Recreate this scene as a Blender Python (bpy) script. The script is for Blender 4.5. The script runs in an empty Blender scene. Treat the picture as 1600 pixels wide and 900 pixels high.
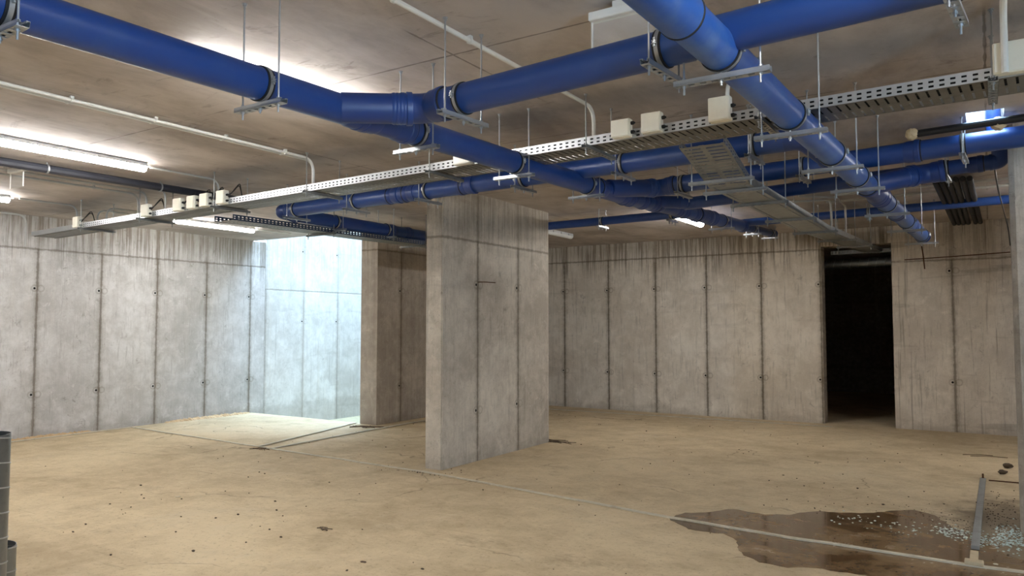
import bpy, bmesh, math, random
from mathutils import Vector, Matrix
from math import sin, cos, pi, atan, atan2, sqrt, radians
random.seed(7)
C = bpy.context.scene.collection
SC = bpy.context.scene
H = 3.2                                   # ceiling height

# ------------------------------------------------------------------ materials
def srgb(r, g, b):
    f = lambda c: (c/12.92 if c <= .04045 else ((c+.055)/1.055)**2.4)
    return (f(r/255), f(g/255), f(b/255), 1)

class NT:
    def __init__(s, name):
        s.m = bpy.data.materials.new(name); s.m.use_nodes = True
        s.t = s.m.node_tree; s.b = s.t.nodes['Principled BSDF']
    def n(s, typ, **kw):
        x = s.t.nodes.new(typ)
        for k, v in kw.items(): setattr(x, k, v)
        return x
    def put(s, sock, v):
        if isinstance(v, bpy.types.NodeSocket): s.t.links.new(v, sock)
        else: sock.default_value = v
    def math(s, op, a, b=0.0, c=0.0, clamp=False):
        x = s.n('ShaderNodeMath', operation=op); x.use_clamp = clamp
        s.put(x.inputs[0], a); s.put(x.inputs[1], b); s.put(x.inputs[2], c)
        return x.outputs[0]
    def step(s, v, lo, hi, a=0.0, b=1.0):
        x = s.n('ShaderNodeMapRange', interpolation_type='SMOOTHSTEP')
        s.put(x.inputs[0], v); x.inputs[1].default_value = lo; x.inputs[2].default_value = hi
        x.inputs[3].default_value = a; x.inputs[4].default_value = b
        return x.outputs[0]
    def pos(s):
        if not hasattr(s, '_p'):
            g = s.n('ShaderNodeNewGeometry'); s._p = g.outputs['Position']
            q = s.n('ShaderNodeSeparateXYZ'); s.put(q.inputs[0], s._p); s._xyz = q.outputs
        return s._p
    def xyz(s): s.pos(); return s._xyz
    def noise(s, scale=5, detail=4, rough=.55, stretch=(1, 1, 1), dist=0.0, off=(0, 0, 0)):
        mp = s.n('ShaderNodeMapping'); s.put(mp.inputs[0], s.pos())
        mp.inputs['Scale'].default_value = stretch; mp.inputs['Location'].default_value = off
        x = s.n('ShaderNodeTexNoise'); s.put(x.inputs['Vector'], mp.outputs[0])
        x.inputs['Scale'].default_value = scale; x.inputs['Detail'].default_value = detail
        x.inputs['Roughness'].default_value = rough; x.inputs['Distortion'].default_value = dist
        return x.outputs[0]
    def mix(s, f, a, b, mode='MIX'):
        x = s.n('ShaderNodeMix', data_type='RGBA', blend_type=mode)
        s.put(x.inputs[0], f); s.put(x.inputs[6], a); s.put(x.inputs[7], b)
        return x.outputs[2]
    def bump(s, h, strength=.3, dist=.01):
        x = s.n('ShaderNodeBump'); x.inputs['Strength'].default_value = strength
        x.inputs['Distance'].default_value = dist; s.put(x.inputs['Height'], h)
        s.put(s.b.inputs['Normal'], x.outputs[0])
    def fin(s, col=None, rough=None, metal=None, spec=None):
        if col is not None: s.put(s.b.inputs['Base Color'], col)
        if rough is not None: s.put(s.b.inputs['Roughness'], rough)
        if metal is not None: s.put(s.b.inputs['Metallic'], metal)
        if spec is not None: s.put(s.b.inputs['Specular IOR Level'], spec)
        return s.m

def concrete(name, lo, hi, axis='y', off=0., sp=.93, zj=2.72, rows=(2.15, .62), drip=1., streak=0., tint=None, seams=1., seed=0, wear=1.):
    s = NT(name); xyz = s.xyz(); u = xyz[1] if axis == 'y' else xyz[0]; z = xyz[2]
    o = (seed*3.1, seed*1.7, seed*.9)
    big = s.noise(1.1, 4, .6, off=o)
    mid = s.noise(4.5, 8, .72, dist=.3, off=o)
    fine = s.noise(34, 5, .75, off=o)
    vert = s.noise(26, 4, .65, (1, 1, .10), off=o)
    k = s.math('ADD', s.math('MULTIPLY', big, .40), s.math('ADD', s.math('MULTIPLY', mid, .50), s.math('MULTIPLY', vert, .14)))
    k = s.step(k, .40, .66)
    col = s.mix(k, lo, hi)
    q = s.math('DIVIDE', s.math('SUBTRACT', u, off), sp)
    if seams:
        wn = s.n('ShaderNodeTexWhiteNoise', noise_dimensions='1D'); s.put(wn.inputs['W'], s.math('FLOOR', q))
        col = s.mix(s.math('MULTIPLY', wn.outputs[0], .14), col, (.3, .29, .27, 1), 'MULTIPLY')
    # worn scabs, pale skins, pits
    scab = s.step(s.noise(9, 9, .8, dist=.6, off=(o[0]+4, 2, 1)), .56, .64)
    zone = s.step(s.noise(1.3, 3, .6, off=(o[0]+8, 5, 3)), .42, .60)
    col = s.mix(s.math('MULTIPLY', s.math('MULTIPLY', scab, zone), .42*wear), col, srgb(104, 97, 86))
    skin = s.step(s.noise(6, 8, .75, dist=.5, off=(o[0]+1, 7, 6)), .58, .68)
    col = s.mix(s.math('MULTIPLY', skin, .35*wear), col, tuple(min(1, c*1.25) for c in hi[:3])+(1,))
    pit = s.step(s.noise(70, 3, .6, off=o), .62, .70)
    col = s.mix(s.math('MULTIPLY', pit, .38*wear), col, srgb(92, 86, 76))
    col = s.mix(s.math('MULTIPLY', s.step(vert, .54, .68), .28*wear), col, srgb(110, 103, 92))
    wob = s.math('MULTIPLY', s.math('SUBTRACT', s.noise(14, 6, .7, off=o), .5), .045)
    line = None
    if seams:
        fr = s.math('ABSOLUTE', s.math('SUBTRACT', q, s.math('ROUND', q)))
        d = s.math('ABSOLUTE', s.math('ADD', s.math('MULTIPLY', fr, sp), wob))
        line = s.step(d, .004, .026, 1, 0)
        halo = s.step(s.math('ADD', d, s.math('MULTIPLY', wob, 1.4)), .01, .085, .34, 0)
        if zj:
            below = s.step(s.math('SUBTRACT', z, zj), -.01, .02, 1, .35); line = s.math('MULTIPLY', line, below)
        col = s.mix(s.math('MULTIPLY', halo, min(1, seams)), col, srgb(118, 106, 88))
        col = s.mix(s.math('MULTIPLY', line, .62*seams), col, srgb(88, 78, 64))
    if zj:
        dz = s.math('ABSOLUTE', s.math('ADD', s.math('SUBTRACT', z, zj), wob))
        l2 = s.step(dz, .003, .024, 1, 0)
        col = s.mix(s.math('MULTIPLY', l2, .55*(seams or 1)), col, srgb(92, 81, 66))
        line = s.math('MAXIMUM', line, l2) if line is not None else l2
    if rows:
        du = s.math('SUBTRACT', s.math('MULTIPLY', s.math('SUBTRACT', q, s.math('ROUND', q)), sp), -.035)
        dz = None
        for r in rows:
            e = s.math('ABSOLUTE', s.math('SUBTRACT', z, r)); dz = e if dz is None else s.math('MINIMUM', dz, e)
        for c in (0., .085):
            dc = s.math('SUBTRACT', du, c)
            dd = s.math('SQRT', s.math('ADD', s.math('MULTIPLY', dc, dc), s.math('MULTIPLY', dz, dz)))
            dn = s.math('ADD', dd, s.math('MULTIPLY', wob, .5))
            ring = s.math('MULTIPLY', s.math('MULTIPLY', s.step(dn, .060, .048, 0, 1), s.step(dn, .026, .040, 0, 1)), .28*(seams or 1))
            col = s.mix(ring, col, srgb(104, 94, 78))
            if c == 0.: col = s.mix(s.step(dd, .013, .019, 1, 0), col, srgb(20, 18, 16))
    if drip:
        dr = s.step(s.noise(24, 4, .75, (1, 1, .03), off=(o[0], 3, 0)), .46, .58)
        edge = s.math('ADD', z, s.math('MULTIPLY', s.noise(3.5, 4, .7, (1, 1, .05), off=o), 1.5))
        msk = s.step(edge, 3.2, 3.75)
        col = s.mix(s.math('MULTIPLY', s.math('MULTIPLY', dr, msk), .62*drip), col, srgb(98, 86, 70))
        top = s.step(s.math('ADD', z, s.math('MULTIPLY', mid, .5)), 3.0, 3.4)
        col = s.mix(s.math('MULTIPLY', top, .38*drip), col, srgb(122, 110, 92))
    if streak:
        st = s.step(s.noise(10, 3, .6, (1, 1, .02), dist=.1, off=(o[0]+7, 1, 0)), .58, .64)
        col = s.mix(s.math('MULTIPLY', st, .5*streak), col, srgb(204, 196, 182))
        s3 = s.step(s.noise(17, 4, .7, (1, 1, .03), off=(o[0]+2, 9, 0)), .58, .66)
        col = s.mix(s.math('MULTIPLY', s3, .42*streak), col, srgb(96, 88, 76))
        hz = s.step(s.noise(5, 3, .6, (.12, .12, 1), off=(o[0], 9, 4)), .60, .68)
        col = s.mix(s.math('MULTIPLY', hz, .3*streak), col, srgb(104, 94, 80))
    ft = s.step(s.math('ADD', z, s.math('MULTIPLY', mid, .3)), .16, .34, .28, 0)
    col = s.mix(ft, col, srgb(124, 115, 101))
    h = s.math('ADD', s.math('MULTIPLY', mid, .5), s.math('MULTIPLY', fine, .3))
    if line is not None: h = s.math('SUBTRACT', h, s.math('MULTIPLY', line, .6))
    h = s.math('SUBTRACT', h, s.math('MULTIPLY', pit, .4))
    s.bump(h, .5, .014)
    return s.fin(col, .85, 0, .25)

M = {}
M['wall_left'] = concrete('concrete_left', srgb(180, 177, 173), srgb(212, 210, 208), 'y', 5.367, .925, 2.72, (2.15, .62), 1.0, .15)
M['wall_back'] = concrete('concrete_back', srgb(204, 195, 181), srgb(230, 223, 211), 'x', -2.35, .968, 2.88, (2.3, .72), 1.1, .35, seed=2, seams=1.2)
M['wall_right_part'] = concrete('concrete_streaked', srgb(196, 187, 175), srgb(224, 216, 204), 'x', -.46, 2.6, 2.62, (2.45, .75), .5, 1.0, seed=5)
M['pillar'] = concrete('concrete_pillar', srgb(178, 168, 154), srgb(214, 205, 190), 'y', 6.42, .91, 2.62, (2.1, .6), .5, .35, seed=3)
M['stub'] = concrete('concrete_stub', srgb(164, 155, 145), srgb(198, 190, 179), 'y', 9.657, .93, 2.86, (2.2, .6), .5, .3, seed=4)
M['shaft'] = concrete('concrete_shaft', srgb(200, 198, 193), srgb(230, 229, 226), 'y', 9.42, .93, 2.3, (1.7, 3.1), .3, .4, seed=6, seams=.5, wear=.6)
M['plain'] = concrete('concrete_plain', srgb(156, 149, 139), srgb(192, 184, 172), 'y', 0, .93, 0, None, .4, .3, seams=0, seed=8)

def ceiling_mat():
    s = NT('concrete_ceiling'); xyz = s.xyz()
    big = s.noise(.7, 5, .6); mid = s.noise(2.2, 7, .68, (1, .45, 1), dist=.4); fine = s.noise(30, 4, .7, (1, .4, 1))
    k = s.step(s.math('ADD', s.math('MULTIPLY', big, .5), s.math('MULTIPLY', mid, .5)), .36, .64)
    col = s.mix(k, srgb(156, 147, 140), srgb(200, 192, 186))
    smear = s.step(s.noise(1.6, 8, .72, (1.0, 2.2, 1), dist=.6, off=(3, 1, 0)), .58, .68)
    col = s.mix(s.math('MULTIPLY', smear, .42), col, srgb(104, 91, 80))
    sc = s.step(s.noise(6, 5, .7, (.5, 2.4, 1), dist=.5, off=(1, 5, 0)), .64, .70)
    col = s.mix(s.math('MULTIPLY', sc, .35), col, srgb(92, 80, 70))
    pale = s.step(s.noise(3, 5, .7, (1, .5, 1), off=(9, 2, 0)), .62, .72)
    col = s.mix(s.math('MULTIPLY', pale, .3), col, srgb(190, 180, 168))
    wob = s.math('MULTIPLY', s.math('SUBTRACT', s.noise(7, 3), .5), .02)
    line = None
    for u, off, sp in ((xyz[0], -2.62, 2.64), (xyz[1], 3.45, 1.95)):
        q = s.math('DIVIDE', s.math('SUBTRACT', u, off), sp)
        d = s.math('ABSOLUTE', s.math('ADD', s.math('MULTIPLY', s.math('ABSOLUTE', s.math('SUBTRACT', q, s.math('ROUND', q))), sp), wob))
        l = s.step(d, .003, .011, 1, 0); line = l if line is None else s.math('MAXIMUM', line, l)
    brk = s.step(s.noise(1.1, 3, .6, off=(5, 5, 0)), .40, .52)
    line = s.math('MULTIPLY', line, brk)
    col = s.mix(s.math('MULTIPLY', line, .6), col, srgb(70, 60, 50))
    s.bump(s.math('SUBTRACT', s.math('ADD', s.math('MULTIPLY', mid, .4), s.math('MULTIPLY', fine, .2)), s.math('MULTIPLY', line, .4)), .4, .012)
    return s.fin(col, .75, 0, .3)
M['ceiling'] = ceiling_mat()

def floor_mat():
    s = NT('dusty_concrete_floor')
    big = s.noise(.45, 6, .62, dist=.3); mid = s.noise(3.2, 10, .78, (1, 1, 1), dist=.3); fine = s.noise(26, 5, .7); grit = s.noise(75, 4, .7)
    k = s.step(s.math('ADD', s.math('MULTIPLY', big, .55), s.math('MULTIPLY', mid, .45)), .36, .62)
    col = s.mix(k, srgb(170, 152, 122), srgb(206, 188, 156))
    dust = s.step(s.noise(.9, 9, .78, off=(4, 7, 0), dist=.3), .52, .68)
    col = s.mix(s.math('MULTIPLY', dust, .5), col, srgb(196, 182, 156))
    dark = s.step(s.noise(1.2, 10, .8, (.8, 1.3, 1), dist=.3, off=(8, 2, 0)), .54, .70)
    col = s.mix(s.math('MULTIPLY', dark, .36), col, srgb(104, 88, 68))
    trk = s.step(s.noise(3.6, 7, .75, (.16, 3.2, 1), dist=.06, off=(1, 3, 0)), .60, .68)
    col = s.mix(s.math('MULTIPLY', trk, .26), col, srgb(96, 82, 64))
    col = s.mix(s.math('MULTIPLY', s.step(fine, .54, .70), .42), col, srgb(108, 94, 74))
    col = s.mix(s.math('MULTIPLY', s.step(grit, .60, .72), .55), col, srgb(92, 80, 64))
    # cracks
    v = s.n('ShaderNodeTexVoronoi', feature='DISTANCE_TO_EDGE'); mp = s.n('ShaderNodeMapping')
    s.put(mp.inputs[0], s.pos()); mp.inputs['Scale'].default_value = (.38, .5, 0)
    wv = s.n('ShaderNodeVectorMath', operation='ADD'); s.put(wv.inputs[0], mp.outputs[0])
    nz = s.n('ShaderNodeTexNoise'); s.put(nz.inputs['Vector'], s.pos()); nz.inputs['Scale'].default_value = 1.4; nz.inputs['Detail'].default_value = 5
    sc = s.n('ShaderNodeVectorMath', operation='SCALE'); s.put(sc.inputs[0], nz.outputs['Color']); sc.inputs['Scale'].default_value = .35
    s.put(wv.inputs[1], sc.outputs[0]); s.put(v.inputs['Vector'], wv.outputs[0]); v.inputs['Scale'].default_value = 1
    cr = s.math('MULTIPLY', s.step(v.outputs[0], .0015, .006, 1, 0), s.step(s.noise(.8, 3, off=(2, 2, 0)), .50, .58))
    col = s.mix(s.math('MULTIPLY', cr, .5), col, srgb(80, 68, 54))
    # damp soil by the broken glass, right hand corner of the bay
    xyz = s.xyz()
    dx = s.math('DIVIDE', s.math('SUBTRACT', xyz[0], .15), .55); dy = s.math('DIVIDE', s.math('SUBTRACT', xyz[1], 7.0), 1.5)
    r = s.math('ADD', s.math('SQRT', s.math('ADD', s.math('MULTIPLY', dx, dx), s.math('MULTIPLY', dy, dy))), s.math('MULTIPLY', s.math('SUBTRACT', s.noise(4, 6, .75), .5), 1.6))
    col = s.mix(s.step(r, .55, 1.15, .7, 0), col, srgb(88, 75, 60))
    s.bump(s.math('ADD', s.math('MULTIPLY', mid, .3), s.math('ADD', s.math('MULTIPLY', fine, .3), s.math('MULTIPLY', grit, .15))), .4, .015)
    return s.fin(col, .82, 0, .3)
M['floor'] = floor_mat()

def simple(name, col, rough=.5, metal=0., var=.25, scale=6, spec=.5, dirt=None):
    s = NT(name); n = s.noise(scale, 6, .65)
    d = dirt or tuple(c*.6 for c in col[:3])+(1,)
    c = s.mix(s.math('MULTIPLY', s.step(n, .45, .7), var), col, d)
    r = s.math('ADD', s.math('MULTIPLY', n, .2), rough-.1)
    return s.fin(c, r, metal, spec)
M['blue'] = simple('blue_plastic', srgb(24, 62, 128), .38, 0, .25, 5, .6, srgb(60, 90, 138))
M['blue_dark'] = simple('blue_plastic_fitting', srgb(22, 56, 120), .42, 0, .22, 7, .6, srgb(50, 76, 122))
M['blue_lit_dusty'] = simple('lit_dusty_blue_plastic', srgb(40, 84, 156), .36, 0, .5, 7, .6, srgb(96, 126, 168))  # lighter copy of blue: stronger light put into the colour, plus dusty scuffs
M['rubber'] = simple('black_rubber', srgb(24, 24, 26), .7, 0, .2)
M['galv'] = simple('galvanized_steel', srgb(176, 180, 183), .42, .75, .3, 18, .5, srgb(150, 153, 155))
M['galv_dull'] = simple('dull_galvanized_steel', srgb(150, 152, 150), .5, .7, .35, 14, .5, srgb(110, 110, 106))
M['tray'] = simple('perforated_tray_steel', srgb(190, 194, 197), .42, .8, .25, 10, .5, srgb(165, 166, 165))
M['tray_floor_shaded'] = simple('shaded_tray_floor_steel', srgb(128, 127, 122), .5, .8, .3, 10, .5, srgb(96, 95, 90))  # darker copy of the tray steel; underside shade is put into its colour
M['tray_dark'] = simple('tinted_tray_steel', srgb(66, 78, 100), .5, .4, .25, 10)
M['pvc_white'] = simple('white_pvc', srgb(222, 222, 216), .45, 0, .2, 9, .4, srgb(180, 176, 166))
M['pvc_grey'] = simple('grey_pvc', srgb(176, 176, 172), .5, 0, .2, 9)
M['box'] = simple('cream_plastic', srgb(226, 222, 206), .5, 0, .15, 9)
M['pipe_black'] = simple('black_pipe', srgb(40, 42, 50), .5, 0, .2, 8)
M['hose'] = simple('black_corrugated_plastic', srgb(22, 22, 24), .5, 0, .2)
M['foam'] = simple('beige_foam', srgb(196, 180, 148), .9, 0, .3, 30)
M['strip'] = simple('weathered_zinc_strip', srgb(196, 188, 168), .7, 0, .4, 9, .3, srgb(140, 128, 106))
M['duct'] = simple('spiral_duct_steel', srgb(128, 133, 136), .36, .85, .35, 12, .5, srgb(92, 96, 98))
M['housing'] = simple('grey_polycarbonate', srgb(196, 198, 198), .5, 0, .1)
M['lens_off'] = simple('milky_diffuser', srgb(214, 216, 214), .35, 0, .1)
M['rust'] = simple('rusty_steel', srgb(92, 62, 40), .85, .2, .4, 30)
M['wood'] = simple('pale_timber', srgb(188, 172, 142), .8, 0, .3, 20)
M['chip'] = simple('dark_debris', srgb(78, 66, 52), .9, 0, .3, 40)
M['chip_pale'] = simple('pale_debris', srgb(198, 186, 160), .9, 0, .3, 40)
M['twig'] = simple('dry_twig', srgb(96, 80, 62), .9, 0, .3, 40)
M['mortar'] = simple('sandy_mortar', srgb(196, 170, 134), .95, 0, .5, 22, .2, srgb(150, 118, 84))
M['cable'] = simple('black_cable', srgb(26, 26, 26), .6, 0, .1)
M['dust_sill'] = simple('sandy_dirt', srgb(176, 166, 138), .95, 0, .5, 9, .2)

def emit(name, col, st):
    s = NT(name); s.fin((.9, .9, .9, 1), .4)
    s.put(s.b.inputs['Emission Color'], col); s.b.inputs['Emission Strength'].default_value = st
    return s.m
LAMP = 18.0
M['lamp'] = emit('lit_diffuser', (1.0, .97, .94, 1), LAMP)

def glass_mat(name, col, alpha_rough=.05):
    s = NT(name); s.fin(col, alpha_rough); s.b.inputs['Transmission Weight'].default_value = 1; s.b.inputs['IOR'].default_value = 1.45
    return s.m
M['glass_shard'] = simple('teal_glass_crumbs', srgb(188, 206, 200), .2, 0, .6, 60, .6, srgb(230, 238, 234))
def acrylic():
    s = NT('clear_acrylic'); t = s.t
    tr = s.n('ShaderNodeBsdfTransparent'); gl = s.n('ShaderNodeBsdfPrincipled')
    gl.inputs['Base Color'].default_value = (.8, .8, .78, 1); gl.inputs['Roughness'].default_value = .12
    mx = s.n('ShaderNodeMixShader'); mx.inputs[0].default_value = .2
    t.links.new(tr.outputs[0], mx.inputs[1]); t.links.new(gl.outputs[0], mx.inputs[2])
    t.links.new(mx.outputs[0], t.nodes['Material Output'].inputs['Surface'])
    return s.m
M['acrylic'] = acrylic()
def puddle_mat():
    s = NT('wet_muddy_puddle')
    n = s.noise(1.6, 7, .7, dist=.4); g = s.noise(24, 4, .7)
    col = s.mix(s.step(n, .4, .62), srgb(92, 70, 48), srgb(138, 114, 84))
    col = s.mix(s.math('MULTIPLY', s.step(g, .62, .72), .5), col, srgb(60, 50, 40))
    r = s.step(n, .44, .66, .05, .30)
    s.bump(s.math('MULTIPLY', g, s.step(n, .45, .6)), .08, .004)
    return s.fin(col, r, 0, .5)
M['puddle'] = puddle_mat()

# ------------------------------------------------------------------ mesh helpers
ORIG = {}
def obj(name, bm, mat, parent=None, smooth=False, mods=None):
    me = bpy.data.meshes.new(name)
    org = Vector((0, 0, 0))
    if parent is not None: org = ORIG[parent.name]
    if org.length: bmesh.ops.translate(bm, verts=bm.verts, vec=-org)
    bm.normal_update(); bm.to_mesh(me); bm.free()
    me.materials.append(mat)
    if smooth:
        for p in me.polygons: p.use_smooth = True
        if hasattr(me, 'set_sharp_from_angle'): me.set_sharp_from_angle(angle=radians(35))
    o = bpy.data.objects.new(name, me); C.objects.link(o)
    if parent is not None: o.parent = parent
    ORIG[o.name] = org
    return o

def tag(o, label, cat, group=None, kind=None):
    o['label'] = label; o['category'] = cat
    if group: o['group'] = group
    if kind: o['kind'] = kind
    return o
def struct(name, bm, mat, label, cat='wall'):
    o = obj(name, bm, mat); tag(o, label, cat, kind='structure'); return o
def thing(name, loc, label, cat, group=None):
    o = bpy.data.objects.new(name, None); C.objects.link(o); o.location = loc
    ORIG[o.name] = Vector(loc); o.empty_display_size = .1
    return tag(o, label, cat, group)
def origin_to(o, loc):
    """put a one-mesh thing's origin at loc without moving the mesh"""
    loc = Vector(loc); o.data.transform(Matrix.Translation(-loc)); o.location = loc; ORIG[o.name] = loc
    return o

def box(bm, x0, y0, z0, x1, y1, z1, bev=0):
    r = bmesh.ops.create_cube(bm, size=1)
    vs = r['verts']
    bmesh.ops.scale(bm, vec=(x1-x0, y1-y0, z1-z0), verts=vs)
    bmesh.ops.translate(bm, vec=((x0+x1)/2, (y0+y1)/2, (z0+z1)/2), verts=vs)
    if bev:
        es = list({e for v in vs for e in v.link_edges})
        bmesh.ops.bevel(bm, geom=es, offset=bev, segments=2, affect='EDGES', profile=.5)
    return bm
def frame(d):
    d = Vector(d).normalized(); up = Vector((0, 0, 1)) if abs(d.z) < .95 else Vector((1, 0, 0))
    a = d.cross(up).normalized(); b = a.cross(d).normalized()
    return d, a, b
def lathe(bm, P, d, prof, seg=32, caps=True):
    """prof: list of (t along d, radius)"""
    P = Vector(P); d, a, b = frame(d); rings = []
    for t, r in prof:
        rings.append([bm.verts.new(P + d*t + (a*cos(2*pi*i/seg) + b*sin(2*pi*i/seg))*max(r, 1e-4)) for i in range(seg)])
    for r0, r1 in zip(rings, rings[1:]):
        for i in range(seg):
            bm.faces.new((r0[i], r0[(i+1) % seg], r1[(i+1) % seg], r1[i]))
    if caps:
        bm.faces.new(list(reversed(rings[0]))); bm.faces.new(rings[-1])
    return bm
def cyl(bm, P0, P1, r, seg=12):
    P0 = Vector(P0); P1 = Vector(P1)
    return lathe(bm, P0, P1-P0, [(0, r), ((P1-P0).length, r)], seg)
def fillet(pts, R, n=6):
    pts = [Vector(p) for p in pts]; out = [pts[0]]
    for i in range(1, len(pts)-1):
        p, a, b = pts[i], pts[i-1], pts[i+1]
        u = (a-p); v = (b-p); r = min(R, u.length*.48, v.length*.48)
        A = p + u.normalized()*r; B = p + v.normalized()*r
        for k in range(n+1):
            t = k/n; out.append(A*(1-t)**2 + p*2*t*(1-t) + B*t*t)
    out.append(pts[-1]); return out
def tube(bm, pts, r, seg=10, caps=True):
    pts = [Vector(p) for p in pts]; n = len(pts); rings = []
    d0 = (pts[1]-pts[0]).normalized(); _, a, b = frame(d0)
    prev = d0
    for i, p in enumerate(pts):
        d = (pts[min(i+1, n-1)] - pts[max(i-1, 0)]).normalized()
        q = prev.rotation_difference(d); a = q @ a; b = q @ b; prev = d
        rr = r[i] if isinstance(r, (list, tuple)) else r
        rings.append([bm.verts.new(p + (a*cos(2*pi*k/seg) + b*sin(2*pi*k/seg))*rr) for k in range(seg)])
    for r0, r1 in zip(rings, rings[1:]):
        for k in range(seg): bm.faces.new((r0[k], r0[(k+1) % seg], r1[(k+1) % seg], r1[k]))
    if caps: bm.faces.new(list(reversed(rings[0]))); bm.faces.new(rings[-1])
    return bm
def B(): return bmesh.new()

# ------------------------------------------------------------------ camera
YAW = atan(745/1164.0); PITCH = atan(60/1164.0)
cam = bpy.data.cameras.new('camera'); co = bpy.data.objects.new('camera', cam); C.objects.link(co)
co.location = (0, 0, 1.6); co.rotation_euler = (pi/2+PITCH, 0, YAW)
cam.sensor_width = 36; cam.lens = 1164/1600*36; cam.clip_start = .05
SC.camera = co

# ------------------------------------------------------------------ the setting
XL, YB = -11.6, 13.2                     # left wall, back wall
XR, YF = 5.5, -4.5                       # walls behind and beside the camera
SX = -8.78; SY = 9.12                    # light well: right side and front edge
bm = B(); box(bm, XL-.3, YF-.3, -.25, XR+.3, SY+.02, 0); box(bm, SX, SY+.02, -.25, XR+.3, YB+7, 0)
struct('floor', bm, M['floor'], 'dusty tan concrete floor of the basement', 'floor')
bm = B(); box(bm, XL, SY+.02, -.6, SX, YB, -.34); box(bm, XL, SY, -.36, SX, SY+.03, -.002)
struct('floor_light_well', bm, M['dust_sill'], 'sunken dirt floor of the bright light well', 'floor')
hx0, hx1, hy0, hy1 = -.108, .135, 6.49, 6.92
bm = B()
box(bm, XL-.3, YF-.3, H, XR+.3, hy0, H+.3); box(bm, XL-.3, hy0, H, hx0, hy1, H+.3); box(bm, hx1, hy0, H, XR+.3, hy1, H+.3)
box(bm, XL-.3, hy1, H, XR+.3, SY, H+.3); box(bm, SX+.002, SY, H, XR+.3, YB+7, H+.3)
struct('ceiling', bm, M['ceiling'], 'stained board-marked concrete ceiling slab', 'ceiling')
bm = B(); box(bm, XL-.3, YF, -.6, XL, SY+.28, H)
struct('wall_left', bm, M['wall_left'], 'pale board-formed concrete wall with vertical seams at the left', 'wall')
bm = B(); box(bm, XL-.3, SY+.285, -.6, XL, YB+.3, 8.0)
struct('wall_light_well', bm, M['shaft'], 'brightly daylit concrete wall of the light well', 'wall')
bm = B(); box(bm, XL, YB, -.6, SX+.05, YB+.3, 8.0); box(bm, XL-.3, SY-.3, H+.302, SX, SY, 8.0)
struct('wall_light_well_end', bm, M['plain'], 'end walls of the light well above the slab', 'wall')
bm = B(); box(bm, SX, SY-.05, 0, SX+.36, YB-.001, H); box(bm, SX, SY, -.6, SX+.02, YB-.001, -.001); box(bm, SX, SY, H+.302, SX+.36, YB, 8.0)
struct('wall_stub', bm, M['stub'], 'dim concrete wall end between light well and central pillar', 'wall')
DX0, DX1, DH = -2.33, -1.285, 2.93
bm = B(); box(bm, SX+.362, YB, 0, DX0, YB+.28, H); box(bm, DX0, YB, DH, DX1, YB+.28, H)
struct('wall_back', bm, M['wall_back'], 'grey concrete back wall with dark vertical seams and tie holes', 'wall')
bm = B(); box(bm, DX1, YB, 0, XR, YB+.28, H)
struct('wall_back_right', bm, M['wall_right_part'], 'streaked concrete wall to the right of the dark doorway', 'wall')
bm = B(); box(bm, XR, YF, 0, XR+.3, -2.0, H); box(bm, XR, -.6, 0, XR+.3, YB, H); box(bm, XR, -2.0, 2.2, XR+.3, -.6, H)  # opening added out of view to bring daylight onto the near pipes
struct('wall_right', bm, M['plain'], 'concrete wall on the right side with an added unseen opening for daylight', 'wall')
bm = B(); box(bm, XL, YF-.3, 0, XR, YF, H)
struct('wall_front', bm, M['plain'], 'concrete wall behind the viewer', 'wall')
bm = B(); box(bm, DX0-3, YB+6.7, 0, DX1+3, YB+6.9, H); box(bm, DX0-3.2, YB+.28, 0, DX0-3, YB+6.9, H); box(bm, DX1+3, YB+.28, 0, DX1+3.2, YB+6.9, H)
struct('wall_dark_room', bm, M['stub'], 'unlit walls of the room beyond the doorway', 'wall')
PX0, PX1, PY0, PY1 = -5.42, -5.18, 6.637, 9.05
bm = B(); box(bm, PX0, PY0, 0, PX1, PY1, H, 0); bmesh.ops.bevel(bm, geom=[e for e in bm.edges if abs(e.verts[0].co.z-e.verts[1].co.z) > 1], offset=.012, segments=2, affect='EDGES')
struct('pillar', bm, M['pillar'], 'wide flat concrete pillar standing in the middle of the floor', 'pillar')
bm = B(); box(bm, .163, 7.03, 0, 2.4, 7.27, H); bmesh.ops.bevel(bm, geom=[e for e in bm.edges if abs(e.verts[0].co.z-e.verts[1].co.z) > 1], offset=.035, segments=1, affect='EDGES')
struct('pillar_right', bm, M['plain'], 'concrete pillar cut off by the right picture edge', 'pillar')
# threshold lip of sandy mortar along the foot of the left wall
def ragged(name, pts, w, h, mat, label, cat):
    bm = B(); prev = None; n = 90
    P = [Vector(p) for p in pts]
    L = [0]
    for a, b in zip(P, P[1:]): L.append(L[-1]+(b-a).length)
    def at(t):
        for i in range(len(P)-1):
            if t <= L[i+1]+1e-6: return P[i].lerp(P[i+1], (t-L[i])/(L[i+1]-L[i]))
        return P[-1]
    for i in range(n+1):
        c = at(L[-1]*i/n); f = (sin(pi*i/n))**.3
        w2 = w*(.55+.6*random.random())*f+.005; hh = h*(.4+.8*random.random())*f+.003
        row = [bm.verts.new((c.x, c.y, c.z)), bm.verts.new((c.x, c.y, c.z+hh)), bm.verts.new((c.x+w2*.55, c.y, c.z+hh*.8)), bm.verts.new((c.x+w2, c.y, c.z))]
        if prev:
            for k in range(3): bm.faces.new((prev[k], prev[k+1], row[k+1], row[k]))
        else: bm.faces.new(row)
        prev = row
    bm.faces.new(list(reversed(prev)))
    return tag(obj(name, bm, mat), label, cat)
ragged('mortar_ridge', [(XL+.002, 5.0, 0), (XL+.002, 6.2, 0)], .12, .03, M['mortar'], 'sandy mortar ridge along the foot of the left wall', 'mortar')
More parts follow.
